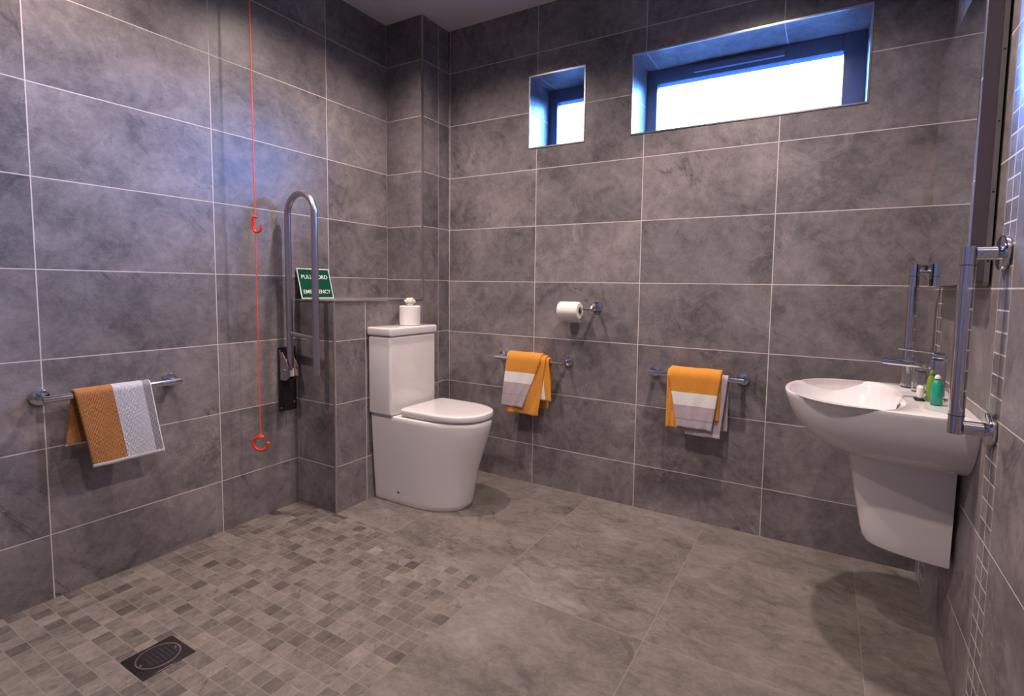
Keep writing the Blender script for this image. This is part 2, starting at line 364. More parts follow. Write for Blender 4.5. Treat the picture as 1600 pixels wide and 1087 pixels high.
# metal trim round the openings and the windows
tn = 6; wn_ = 1
for (a, b_), nm in ((SWX, 'small'), (BWX, 'large')):
    bm = bmesh.new(); t = 0.006
    add_box(bm, (a - t, -0.0035, WZ0 - t), (b_ + t, 0.004, WZ0 + 0.001)); add_box(bm, (a - t, -0.0035, WZ1 - 0.001), (b_ + t, 0.004, WZ1 + t))
    add_box(bm, (a - t, -0.0035, WZ0), (a + 0.001, 0.004, WZ1)); add_box(bm, (b_ - 0.001, -0.0035, WZ0), (b_ + t, 0.004, WZ1))
    o = obj('trim_%d' % tn, bm, TRIM, smooth=False); struct(o); tn += 1
    f0 = 0.215; L, Rr = (0.052, 0.052) if nm == 'small' else (0.056, 0.088)
    zt, zb = 0.072, 0.060
    e = bpy.data.objects.new('window_%d' % wn_, None); COL.objects.link(e); e.location = ((a + b_) / 2, f0, WZ0); struct(e)
    bm = bmesh.new()
    add_box(bm, (a + 0.001, f0, WZ0 + 0.001), (a + L, f0 + 0.06, WZ1 - 0.001), 0.004, 2); add_box(bm, (b_ - Rr, f0, WZ0 + 0.001), (b_ - 0.001, f0 + 0.06, WZ1 - 0.001), 0.004, 2)
    add_box(bm, (a + L, f0 + 0.001, WZ1 - zt), (b_ - Rr, f0 + 0.06, WZ1 - 0.001), 0.004, 2); add_box(bm, (a + L, f0 + 0.001, WZ0 + 0.001), (b_ - Rr, f0 + 0.06, WZ0 + zb), 0.004, 2)
    obj('window_frame', bm, FRAME, e)
    bm = box((a + L - 0.004, f0 + 0.022, WZ0 + zb - 0.004), (b_ - Rr + 0.004, f0 + 0.034, WZ1 - zt + 0.004))
    obj('glass_pane', bm, PANE, e, smooth=False)
    if nm == 'large':
        obj('trickle_vent', box((1.66, f0 - 0.016, WZ1 - 0.052), (2.07, f0 + 0.001, WZ1 - 0.018), 0.005, 3), FRAME, e)
    wn_ += 1

# ------------------------------------------------------------------ downlights in the ceiling (above the picture)
for i, (lx, ly) in enumerate(LAMPS):
    pos = ['near the pillar and toilet', 'between the window wall and the mirror', 'over the wetroom shower floor', 'over the doorway side of the room'][i]
    e = thing('recessed_downlight', (lx, ly, H), 'round recessed ceiling downlight ' + pos, 'ceiling light', 'ceiling downlights')
    bm = bmesh.new(); n = 40
    prof = [(0.034, 0.0), (0.034, -0.004), (0.040, -0.006), (0.046, -0.004), (0.047, 0.0)]
    loft(bm, [[Vector((lx + r * math.cos(2 * PI * k / n), ly + r * math.sin(2 * PI * k / n), H + z)) for k in range(n)] for r, z in prof], False, False)
    obj('bezel', bm, TRIM, e)
    obj('lens', add_cyl(bmesh.new(), (lx, ly, H - 0.003), (0, 0, 1), 0.034, 0.003), LENS, e)

# ------------------------------------------------------------------ toilet
TY = -0.445
def dring(xb, xf, cy, hw, z, n=72, ex=2.3, straight=0.42, rc=0.02):
    """closed plan outline: flat back at xb with small round corners, straight sides, rounded nose at xf"""
    pts = []; xs_ = xb + (xf - xb) * straight; L = xf - xs_
    m = n // 2
    for i in range(m + 1):
        a = -PI / 2 + PI * i / m; c, s = math.cos(a), math.sin(a)
        pts.append(Vector((xs_ + L * abs(c) ** (2 / ex), cy + hw * math.copysign(abs(s) ** (2 / ex), s), z)))
    k = 6
    for i in range(1, 5): pts.append(Vector((xs_ + (xb + rc - xs_) * i / 4, cy + hw, z)))
    for i in range(1, k + 1):
        a = PI / 2 + (PI / 2) * i / k; pts.append(Vector((xb + rc + rc * math.cos(a), cy + hw - rc + rc * math.sin(a), z)))
    for i in range(1, 6): pts.append(Vector((xb, cy + (hw - rc) * (1 - 2 * i / 6), z)))
    for i in range(0, k + 1):
        a = PI + (PI / 2) * i / k; pts.append(Vector((xb + rc + rc * math.cos(a), cy - hw + rc + rc * math.sin(a), z)))
    for i in range(1, 4): pts.append(Vector((xb + rc + (xs_ - xb - rc) * i / 4, cy - hw, z)))
    return pts
toilet = thing('toilet', (BX + 0.25, TY, 0.0), 'white close-coupled toilet with closed lid standing against the low tiled ledge', 'toilet')
xb = BX + 0.006
bm = bmesh.new(); rings = []
prof = [(0.000, 0.772, 0.146), (0.006, 0.778, 0.1495), (0.03, 0.783, 0.151), (0.10, 0.795, 0.155), (0.20, 0.815, 0.161), (0.30, 0.850, 0.167), (0.38, 0.876, 0.171), (0.43, 0.889, 0.1735), (0.442, 0.889, 0.1735), (0.449, 0.885, 0.171), (0.452, 0.876, 0.164)]
for z, xf, hw in prof: rings.append(dring(xb, xf, TY, hw, z, rc=0.012))
loft(bm, rings); obj('pan', bm, CER, toilet)
obj('fixing_cap', add_cyl(bmesh.new(), (0.455, TY - 0.1515, 0.062), (0, -1, 0), 0.006, 0.003, 20), BLACK, toilet)
cy0, cy1, cx1 = -0.632, -0.300, 0.440
obj('cistern', box((xb, cy0, 0.4525), (cx1, cy1, 0.850), 0.014, 5), CER, toilet)
obj('cistern_lid', box((xb - 0.001, cy0 - 0.006, 0.852), (cx1 + 0.007, cy1 + 0.006, 0.894), 0.010, 5), CER, toilet)
bm = bmesh.new(); lc = TY + 0.006
loft(bm, [dring(0.478, xf, lc, hw, z, rc=0.03) for z, xf, hw in ((0.4535, 0.872, 0.155), (0.4545, 0.878, 0.158), (0.458, 0.878, 0.158), (0.459, 0.874, 0.156))])
obj('seat', bm, CER, toilet)
bm = bmesh.new()
loft(bm, [dring(0.470, xf, lc, hw, z, rc=rc) for z, xf, hw, rc in ((0.460, 0.880, 0.160, .02), (0.462, 0.886, 0.163, .02), (0.466, 0.888, 0.1645, .02), (0.483, 0.888, 0.1645, .02), (0.488, 0.886, 0.163, .02), (0.4905, 0.881, 0.160, .02), (0.4915, 0.868, 0.150, .02), (0.492, 0.82, 0.12, .02))])
obj('lid', bm, CER, toilet)

# spare roll with paper rosette on the cistern
rx, ry, rz = 0.372, -0.425, 0.895
roll = thing('paper_roll', (rx, ry, rz), 'upright spare toilet roll topped with a folded paper rosette on the cistern lid', 'toilet roll')
bm = bmesh.new(); add_lathe(bm, (rx, ry, rz), [(0.047, 0.0), (0.0525, 0.002), (0.054, 0.05), (0.0535, 0.098), (0.050, 0.1015), (0.020, 0.101), (0.018, 0.098)], 56)
obj('roll', bm, PAPER, roll)
bm = bmesh.new()
for lay, (cnt, rad, tilt, h0) in enumerate(((7, 0.030, 0.45, 0.004), (6, 0.025, 0.95, 0.008), (5, 0.017, 1.3, 0.012))):
    for k in range(cnt):
        a = 2 * PI * k / cnt + lay * 0.6; ca, sa = math.cos(a), math.sin(a); rr = rad * random.uniform(0.85, 1.2)
        ring = []
        N1 = 7
        g = []
        for i in range(5):
            t = i / 4; row = []
            for j in range(N1):
                s = (j / (N1 - 1) - 0.5) * 2; wdt = rr * 0.75 * math.sin(PI * (0.18 + 0.72 * t))
                d = rr * t * math.cos(tilt * t); zz = h0 + 0.004 + rr * 1.25 * t * math.sin(tilt) + 0.25 * rr * s * s * t
                row.append(bm.verts.new((rx + ca * d - sa * s * wdt, ry + sa * d + ca * s * wdt, rz + 0.101 + zz)))
            g.append(row)
        for i in range(4):
            for j in range(N1 - 1): bm.faces.new((g[i][j], g[i][j+1], g[i+1][j+1], g[i+1][j]))
add_lathe(bm, (rx, ry, rz + 0.100), [(0.019, 0), (0.017, 0.008), (0.008, 0.016), (0.002, 0.018)], 20)
ro = obj('rosette', bm, PAPER, roll, smooth=180); md = ro.modifiers.new('thick', 'SOLIDIFY'); md.thickness = 0.0012

# ------------------------------------------------------------------ fold-up support rail on the left wall
rail = thing('fold_up_support_rail', (0.0, -0.885, 0.485), 'tall brushed steel hinged support rail folded upright beside the toilet ledge', 'grab rail')
obj('wall_plate', box((0.0005, -0.932, 0.485), (0.007, -0.838, 0.797), 0.002, 2), PLATE, rail)
for yy, zz in ((-0.920, 0.780), (-0.850, 0.520), (-0.920, 0.500), (-0.918, 0.665), (-0.850, 0.660)):
    obj('screw', add_cyl(bmesh.new(), (0.007, yy, zz), (1, 0, 0), 0.0055, 0.0025, 16, 0.004), STEEL, rail)
bm = bmesh.new()   # hinge cheeks and hub
for yy in (-0.927, -0.879):
    pts = [(0.006, 0.640), (0.006, 0.775), (0.030, 0.775), (0.075, 0.705), (0.078, 0.655), (0.055, 0.640)]
    a = [bm.verts.new((x, yy, z)) for x, z in pts]; b2 = [bm.verts.new((x, yy + 0.004, z)) for x, z in pts]
    bm.faces.new(a); bm.faces.new(b2[::-1])
    for i in range(6): bm.faces.new((a[i], a[(i+1) % 6], b2[(i+1) % 6], b2[i]))
obj('hinge_bracket', bm, STEEL, rail, smooth=False)
bm = bmesh.new(); loft(bm, [[Vector((0.010 + x * 0.045, y, 0.655 + z * 0.085)) for x, z in ((0, 0), (1.0, 0), (1.05, .15), (.85, .62), (.5, .95), (.2, 1.0), (0, .9))] for y in (-0.921, -0.880)])
bmesh.ops.bevel(bm, geom=bm.edges[:], offset=0.002, segments=2, affect='EDGES')
obj('hinge_cover', bm, CREAM, rail)
add_b = bmesh.new(); add_cyl(add_b, (0.045, -0.934, 0.690), (0, 1, 0), 0.006, 0.066, 20); obj('hinge_pin', add_b, STEEL, rail)
RY = -0.900; xl, xr = 0.054, 0.246; cxm = (xl + xr) / 2; ra = (xr - xl) / 2; ztop = 1.425
path = [(xl, RY, 0.700), (xl, RY, 1.0), (xl, RY, ztop)] + [(cxm - ra * math.cos(PI * i / 24), RY, ztop + ra * math.sin(PI * i / 24)) for i in range(1, 24)] + [(xr, RY, ztop), (xr, RY, 1.0), (xr, RY, 0.682)]
obj('tube', add_tube(bmesh.new(), path, 0.0148, 24), STEEL, rail)
obj('cross_bar', add_tube(bmesh.new(), [(xl, RY, 0.866), (xr, RY, 0.852)], 0.0095, 16), STEEL, rail)

# ------------------------------------------------------------------ PULL CORD sign
sign = thing('emergency_sign', (0.03, -0.735, BZ), 'green PULL CORD IN EMERGENCY sign leaning on the wall behind the support rail', 'sign')
lean = math.atan2(0.040, 0.148); sl = 0.155
def sp_(w, h, d=0.0):   # sign plane: w along y, h up the board, d out of its face
    return Vector((0.050 - h * math.sin(lean) + d * math.cos(lean), -0.829 + w, BZ + 0.0015 + h * math.cos(lean) + d * math.sin(lean)))
def slab(w0, h0, w1, h1, d0, d1):
    bm = bmesh.new(); loft(bm, [[sp_(w0, h0, d), sp_(w1, h0, d), sp_(w1, h1, d), sp_(w0, h1, d)] for d in (d0, d1)]); return bm
obj('board', slab(0, 0, 0.186, sl, -0.003, 0.0), SIGNW, sign, smooth=False)
obj('green_face', slab(0.005, 0.005, 0.181, sl - 0.005, 0.0, 0.0006), GREEN, sign, smooth=False)
def text(body, size, w, h, name='lettering', parent=None, m=SIGNW, bold=0.007):
    cu = bpy.data.curves.new(name, 'FONT'); cu.body = body; cu.size = size; cu.align_x = 'CENTER'; cu.align_y = 'CENTER'; cu.extrude = 0.0003; cu.offset = bold * size
    to = bpy.data.objects.new('tmp', cu); COL.objects.link(to)
    bpy.context.view_layer.update()
    me = bpy.data.meshes.new_from_object(to.evaluated_get(bpy.context.evaluated_depsgraph_get()))
    bpy.data.objects.remove(to); me.name = name
    for v in me.vertices:
        v.co = sp_(w + v.co.x, h + v.co.y, 0.0009 + v.co.z)
    return link(name, me, m, parent, smooth=False)
text('PULL CORD', 0.0285, 0.093, 0.110, parent=sign)
text('IN', 0.0285, 0.093, 0.072, parent=sign)
text('EMERGENCY', 0.0275, 0.093, 0.034, parent=sign)

# ------------------------------------------------------------------ red emergency pull cord
KX, KY = 0.110, -1.092
cord = thing('emergency_pull_cord', (KX, KY, H), 'orange-red emergency pull cord with two plastic hooks hanging by the left wall', 'pull cord')
obj('ceiling_switch', add_cyl(bmesh.new(), (KX, KY, H - 0.028), (0, 0, 1), 0.038, 0.028, 40, bev=0.004), WPLAS, cord)
obj('cord', add_tube(bmesh.new(), [(KX, KY, H - 0.027), (KX, KY, 2.0), (KX + .001, KY, 1.40), (KX - .001, KY + .001, 0.9), (KX, KY, 0.432)], 0.0022, 10), REDC, cord)
def hook(cx_, cy_, zc, r, tr, a0, a1, nm):
    # an open C handle in the plane across the view
    ux, uy = 0.871, 0.49
    P = [(cx_ + ux * r * math.cos(a0 + (a1 - a0) * i / 36), cy_ + uy * r * math.cos(a0 + (a1 - a0) * i / 36), zc + r * math.sin(a0 + (a1 - a0) * i / 36) * 0.95) for i in range(37)]
    bm = bmesh.new(); add_tube(bm, P, tr, 14)
    e = P[-1]; bmesh.ops.create_uvsphere(bm, u_segments=14, v_segments=8, radius=tr * 1.15, matrix=Matrix.Translation(e))
    add_cyl(bm, (cx_, cy_, zc + r * 0.86), (0, 0, 1), tr * 1.7, tr * 2.6, 16, tr * 0.9)
    return obj(nm, bm, RED, cord)
hook(KX, KY, 0.388, 0.033, 0.0062, math.radians(62), math.radians(362), 'pull_handle')
# upper cleat: a J hook
ux, uy = 0.871, 0.49
J = [(-0.008, 0.048), (-0.012, 0.036), (-0.012, 0.014), (-0.009, -0.004), (0.000, -0.018), (0.012, -0.020), (0.022, -0.012), (0.026, 0.002), (0.026, 0.012)]
bm = bmesh.new(); add_tube(bm, [(KX + ux * a, KY + uy * a, 1.345 + b_) for a, b_ in J], 0.0052, 14)
add_tube(bm, [(KX - ux * .013, KY - uy * .013, 1.393), (KX + ux * .012, KY + uy * .012, 1.389)], 0.005, 12)
obj('upper_hook', bm, RED, cord)

# ------------------------------------------------------------------ towel bars
def towel_bar(kind, w0, w1, z, wall_off, label, group, d=0.075, r=0.0115, fr=0.027):
    """kind 'L': on the left wall (w = y, d = x); 'B': on the back wall (w = x, d = -y)"""
    f = (lambda w, dd, zz: Vector((dd, w, zz))) if kind == 'L' else (lambda w, dd, zz: Vector((w, -dd, zz)))
    ax = (1, 0, 0) if kind == 'L' else (0, -1, 0)
    e = thing('towel_bar', f((w0 + w1) / 2, 0, z), label, 'towel rail', group)
    for w in (w0 + wall_off, w1 - wall_off):
        bm = add_cyl(bmesh.new(), f(w, 0.0005, z), ax, fr, 0.012, 44, bev=0.003); add_cyl(bm, f(w, 0.012, z), ax, 0.0135, 0.008, 32, 0.0115)
        obj('wall_flange', bm, CHROME, e)
        obj('post', add_tube(bmesh.new(), [f(w, 0.018, z), f(w, d, z)], 0.0100, 24), CHROME, e)
    obj('bar', add_tube(bmesh.new(), [f(w0, d, z), f((w0 + w1) / 2, d, z), f(w1, d, z)], r, 28), CHROME, e)
    return e
towel_bar('L', -1.797, -1.388, 0.7135, 0.010, 'chrome towel bar on the left wall holding the tan striped towel', 'short chrome towel bars')
towel_bar('B', 0.680, 1.118, 0.7135, 0.014, 'chrome towel bar on the window wall next to the toilet', 'short chrome towel bars')
towel_bar('B', 1.566, 1.994, 0.7080, 0.012, 'chrome towel bar on the window wall nearer the washbasin', 'short chrome towel bars')

def strip(bm, uvl, kind, barw, d0, z0, off, top, front, back, th, colour, mats, wob=0.0015, seed=0, bulge=0.0):
    """one folded layer of towelling hung over a bar.
    top=(wl,wr) at the bar; front=(wl,wr,z) and back=(wl,wr,z) at its two lower ends; off = extra distance off the bar.
    colour(uacross, s, side) -> key; s = metres down from the top"""
    f = (lambda w, dd, zz: Vector((dd, w, zz))) if kind == 'L' else (lambda w, dd, zz: Vector((w, -dd, zz)))
    R = 0.0125 + off + th / 2; path = []
    nf = max(4, int((z0 - front[2]) / 0.0045)); nb = max(3, int((z0 - back[2]) / 0.006))
    for i in range(nf + 1):
        t = i / nf; zz = front[2] + (z0 - front[2]) * t
        path.append((d0 + R + bulge * math.sin(PI * (1 - t)), zz, 1 - t, 'f', (z0 - zz)))
    for i in range(1, 12):
        a = PI * i / 12; path.append((d0 + R * math.cos(a), z0 + R * math.sin(a), 0, 't', 0))
    for i in range(nb + 1):
        t = i / nb; zz = z0 + (back[2] - z0) * t; path.append((d0 - R, zz, t, 'b', (z0 - zz)))
    na = 28; rings = []; info = []; rnd = random.Random(seed); ph = [rnd.uniform(0, 6) for _ in range(6)]
    for k, (dd, zz, t, sd, s) in enumerate(path):
        e = front if sd == 'f' else back
        wl = top[0] + (e[0] - top[0]) * t; wr = top[1] + (e[1] - top[1]) * t
        if k == 0 or k == len(path) - 1: sh = 0.35
        else: sh = 1.0
        # local path normal
        a_ = path[max(0, k-1)]; b_ = path[min(len(path)-1, k+1)]
        tx, tz = b_[0] - a_[0], b_[1] - a_[1]; L = math.hypot(tx, tz); nx_, nz_ = -tz / L, tx / L
        nx_, nz_ = -nx_, -nz_
        ring = []; inf = []
        hw = (wr - wl) / 2 - th / 2
        for j in range(na + 1):
            u = j / na; w = wl + th / 2 + u * 2 * hw
            wv = wob * (math.sin(u * 9 + ph[0] + zz * 12) + 0.6 * math.sin(u * 17 + ph[1] - zz * 25)) * (0.3 + t)
            ring.append((w, wv + th / 2 * sh, nx_, nz_)); inf.append((u, s, 'o'))
        for q in range(1, 4):
            a = PI * q / 4; ring.append((wr - th / 2 + th / 2 * math.sin(a), wv + th / 2 * sh * math.cos(a), nx_, nz_)); inf.append((1.0, s, 'e'))
        for j in range(na, -1, -1):
            u = j / na; w = wl + th / 2 + u * 2 * hw
            wv = wob * (math.sin(u * 9 + ph[0] + zz * 12) + 0.6 * math.sin(u * 17 + ph[1] - zz * 25)) * (0.3 + t)
            ring.append((w, wv - th / 2 * sh, nx_, nz_)); inf.append((u, s, 'i'))
        for q in range(1, 4):
            a = PI * q / 4; ring.append((wl + th / 2 - th / 2 * math.sin(a), wv - th / 2 * sh * math.cos(a), nx_, nz_)); inf.append((0.0, s, 'e'))
        rings.append([f(w, dd + n * x_, zz + n * z_) for w, n, x_, z_ in ring]); info.append((inf, sd))
    V = [[bm.verts.new(p) for p in r] for r in rings]; n = len(V[0]); al = 0.0
    for k in range(len(V) - 1):
        a2 = al + (Vector(rings[k+1][0]) - Vector(rings[k][0])).length
        for i in range(n):
            j = (i + 1) % n; fc = bm.faces.new((V[k][i], V[k][j], V[k+1][j], V[k+1][i]))
            inf, sd = info[k]; u0 = inf[i]; u1 = inf[j]; key = colour((u0[0] + u1[0]) / 2, info[k][0][0][1], sd)
            fc.material_index = mats.index(key)
            wd_ = abs(top[1] - top[0])
            for lp, (uu, vv) in zip(fc.loops, ((u0[0], al), (u1[0], al), (u1[0], a2), (u0[0], a2))): lp[uvl].uv = (uu * wd_, vv)
        al = a2
    for end, k in ((V[0], 0), (V[-1], -1)):
        fc = bm.faces.new(end); fc.material_index = mats.index(colour(0.5, info[k][0][0][1], info[k][1]))
def towel(name, kind, z, layers, mats, label, ctr):
    bm = bmesh.new(); uvl = bm.loops.layers.uv.new('UVMap')
    for i, L in enumerate(layers): strip(bm, uvl, kind, None, 0.075, z, mats=mats, seed=i + len(label), **L)
    o = obj(name, bm, [TH[m] for m in mats], smooth=60)
    # put the origin at the towel's own place
    c = Vector(ctr)
    for v in o.data.vertices: v.co -= c
    o.location = c
    return tag(o, label, 'towel', 'hand towels on the towel bars')
# left wall towel: stripes run down it
def cL(u, s, sd):
    if sd == 'f' and s > 0.246: return 'hem'
    if sd == 'b' and s > 0.165: return 'hem'
    if u < 0.48: return 'brown'
    if u < 0.88: return 'coolw'
    if u < 0.985: return 'grey'
    return 'hem'
towel('hand_towel', 'L', 0.7135, [dict(off=0.0, top=(-1.722, -1.498), front=(-1.683, -1.462, 0.454), back=(-1.742, -1.53, 0.540), th=0.0115, colour=cL, wob=0.001)],
      ['brown', 'coolw', 'grey', 'hem'], 'tan and pale grey striped hand towel over the bar on the left wall', (0.075, -1.61, 0.7135))
def cF(u, s, sd):
    if sd != 'f': return 'ochre'
    if s < 0.070: return 'ochre'
    if s < 0.128: return 'white'
    if s < 0.190: return 'lilac'
    if s < 0.196: return 'dlilac'
    if s < 0.262: return 'lilac'
    return 'hem'
def cO(u, s, sd): return 'ochre'
def cOW(u, s, sd):
    if u > 0.72: return 'ochre'
    return 'white' if s < 0.20 else 'hem'
towel('hand_towel', 'B', 0.7135, [
    dict(off=0.001, top=(0.900, 1.032), front=(0.940, 1.052, 0.505), back=(0.90, 1.03, 0.53), th=0.008, colour=cOW),
    dict(off=0.0095, top=(0.792, 1.018), front=(0.770, 0.975, 0.418), back=(0.79, 1.01, 0.45), th=0.009, colour=cO, wob=0.004),
    dict(off=0.019, top=(0.780, 0.990), front=(0.745, 0.885, 0.452), back=(0.80, 0.99, 0.46), th=0.009, colour=cF, wob=0.002)],
    ['ochre', 'white', 'lilac', 'dlilac', 'hem'], 'mustard, white and lilac folded hand towel on the bar next to the toilet', (0.89, -0.075, 0.7135))
def cLb(u, s, sd): return 'lilac' if s < 0.25 else 'hem'
def cO2(u, s, sd):
    if u > 0.82 and s > 0.2: return 'white'
    return 'ochre'
towel('hand_towel', 'B', 0.708, [
    dict(off=0.001, top=(1.76, 1.930), front=(1.75, 1.905, 0.442), back=(1.76, 1.93, 0.47), th=0.007, colour=cLb),
    dict(off=0.0085, top=(1.666, 1.905), front=(1.664, 1.900, 0.520), back=(1.67, 1.90, 0.47), th=0.009, colour=cO2, wob=0.002),
    dict(off=0.013, top=(1.664, 1.74), front=(1.664, 1.735, 0.468), back=(1.67, 1.73, 0.47), th=0.008, colour=cO, wob=0.002),
    dict(off=0.021, top=(1.675, 1.903), front=(1.716, 1.872, 0.476), back=(1.68, 1.89, 0.45), th=0.009, colour=cF, wob=0.0025)],
    ['ochre', 'white', 'lilac', 'dlilac', 'hem'], 'mustard, white and lilac folded hand towel on the bar nearer the washbasin', (1.79, -0.075, 0.708))

# ------------------------------------------------------------------ toilet roll holder and roll
hz = 0.998
holder = thing('toilet_roll_holder', (1.262, 0.0, hz), 'chrome toilet roll holder on the window wall above the towel bar', 'roll holder')
obj('wall_plate', box((1.238, -0.012, hz - 0.010), (1.286, -0.0005, hz + 0.038), 0.003, 2), CHROME, holder)
bm = bmesh.new(); add_tube(bm, [(1.262, -0.010, hz + 0.012), (1.262, -0.068, hz + 0.010), (1.262, -0.075, hz)], 0.0085, 20)
obj('arm', bm, CHROME, holder)
obj('spindle', add_tube(bmesh.new(), [(1.268, -0.075, hz), (1.066, -0.075, hz)], 0.0075, 18), CHROME, holder)
roll2 = thing('toilet_roll', (1.145, -0.075, hz), 'white toilet roll on the chrome holder', 'toilet roll')
bm = bmesh.new(); n = 56
def xring(x, r): return [Vector((x, -0.079 + r * math.cos(2 * PI * i / n), hz - 0.009 + r * math.sin(2 * PI * i / n))) for i in range(n)]
loft(bm, [xring(x, r) for x, r in ((1.086, 0.019), (1.086, 0.040), (1.090, 0.0435), (1.096, 0.0445), (1.190, 0.0445), (1.196, 0.0435), (1.200, 0.040), (1.200, 0.019))], False, False)
obj('paper', bm, PAPER, roll2)
bm = bmesh.new(); loft(bm, [xring(x, r) for x, r in ((1.085, 0.019), (1.201, 0.019), (1.201, 0.0175), (1.085, 0.0175), (1.085, 0.019))], False, False)
obj('core', bm, CARD, roll2)

# ------------------------------------------------------------------ washbasin
BYc = -0.530; RZ = 0.788; SKEW = 0.0
basin = thing('washbasin', (W, BYc, RZ), 'white oval wall-hung washbasin with half pedestal on the right wall', 'washbasin')
cxs, cys = 2.400, BYc
BC = BYc
def outer(dep, hw, M=96, K=24):
    """half ellipse standing off the wall, then straight back along the wall"""
    P = []
    for i in range(M + 1):
        a = -PI / 2 + PI * i / M; c, sn = abs(math.cos(a)), math.sin(a)
        x = W - 0.001 - (dep * c ** (2 / 2.6) if 0 < i < M else 0.0)
        P.append((x, BC + hw * math.copysign(abs(sn) ** (2 / 2.6), sn)))
    for i in range(1, K): P.append((W - 0.001, BC + hw * (1 - 2 * i / K)))
    return P
RIM = outer(0.470, 0.356)
def inner(xf, xk, hw, ex=2.3):
    c = xk - (xk - xf) * 0.36
    def ins(x, y):
        dx = (c - x) / (c - xf) if x < c else (x - c) / (xk - c); dy = abs(y - BC - SKEW * (W - x)) / hw
        return abs(dx) ** ex + dy ** ex < 1
    out = []
    for (px_, py_) in RIM:
        dx, dy = px_ - cxs, py_ - cys; L = math.hypot(dx, dy); dx /= L; dy /= L; lo, hi = 0.0, 0.9
        for _ in range(30):
            m = (lo + hi) / 2
            if ins(cxs + dx * m, cys + dy * m): lo = m
            else: hi = m
        out.append((cxs + dx * lo, cys + dy * lo))
    return out
def ringz(pl, z): return [Vector((x, y, z)) for x, y in pl]
bm = bmesh.new()
rings = [ringz(outer(d, h), z) for z, d, h in ((0.600, 0.24, 0.08), (0.603, 0.275, 0.115), (0.613, 0.315, 0.155), (0.632, 0.357, 0.190), (0.655, 0.390, 0.217), (0.680, 0.415, 0.238), (0.710, 0.435, 0.254),
         (0.740, 0.450, 0.263), (0.770, 0.461, 0.268), (0.781, 0.464, 0.269), (0.786, 0.463, 0.268), (0.788, 0.460, 0.265))]
rings += [ringz(inner(W - a, b, h), z) for z, a, b, h in ((0.7878, 0.4515, 2.520, 0.257), (0.785, 0.4475, 2.516, 0.253), (0.770, 0.441, 2.510, 0.246), (0.730, 0.410, 2.496, 0.216), (0.692, 0.372, 2.478, 0.172), (0.668, 0.325, 2.455, 0.115), (0.660, 0.285, 2.435, 0.05), (0.658, 0.262, 2.410, 0.02))]
loft(bm, rings)
obj('bowl', bm, CER, basin)
obj('drain', add_cyl(bmesh.new(), (2.400, BYc, 0.6595), (0, 0, 1), 0.024, 0.003, 32, bev=0.001), CHROME, basin)
bm = add_cyl(bmesh.new(), (2.505, BYc, 0.752), (-1, 0, 0.25), 0.013, 0.004, 28, bev=0.001); obj('overflow_ring', bm, CHROME, basin)
obj('overflow_hole', add_cyl(bmesh.new(), (2.5015, BYc, 0.753), (-1, 0, 0.25), 0.008, 0.0016, 24), BLACK, basin)
# half pedestal
bm = bmesh.new(); rg = []
for z, dp, hw in ((0.625, 0.262, 0.108), (0.58, 0.258, 0.107), (0.47, 0.238, 0.103), (0.372, 0.220, 0.098), (0.340, 0.213, 0.096), (0.326, 0.204, 0.093), (0.322, 0.190, 0.087)):
    dz = z
    r = []
    for x, y in [(W - 0.012 - dp * (1 - abs(s) ** 3.0) ** (1 / 2.2) if abs(s) < 1 else W - 0.012, BYc + hw * s) for s in [-1 + 2 * i / 48 for i in range(49)]]:
        r.append(Vector((x, y, z - 0.010 * (x - (W - 0.2)) / 0.2 if z < 0.36 else z)))
    rg.append(r)
loft(bm, rg)
obj('half_pedestal', bm, CER, basin)

# tap
tap = thing('basin_mixer_tap', (2.592, BYc, RZ), 'chrome single lever mixer tap on the back of the washbasin', 'tap')
bm = bmesh.new(); add_cyl(bm, (2.592, BYc, RZ + 0.0005), (0, 0, 1), 0.026, 0.006, 36, bev=0.002); obj('base_ring', bm, CHROME, tap)
obj('body', box((2.572, BYc - 0.019, RZ + 0.006), (2.612, BYc + 0.021, RZ + 0.122), 0.006, 4), CHROME, tap)
bm = box((2.452, BYc - 0.017, RZ + 0.092), (2.590, BYc + 0.017, RZ + 0.111), 0.005, 3)
for v in bm.verts: v.co.z += (2.59 - v.co.x) * 0.05
add_cyl(bm, (2.466, BYc, RZ + 0.089), (0, 0, 1), 0.010, 0.010, 24)
obj('spout', bm, CHROME, tap)
bm = box((2.574, BYc - 0.018, RZ + 0.1225), (2.613, BYc + 0.020, RZ + 0.142), 0.006, 3)
add_box(bm, (2.490, BYc - 0.013, RZ + 0.137), (2.600, BYc + 0.013, RZ + 0.143), 0.002, 2)
for v in bm.verts: v.co.z += max(0, 2.59 - v.co.x) * 0.10
obj('lever', bm, CHROME, tap)

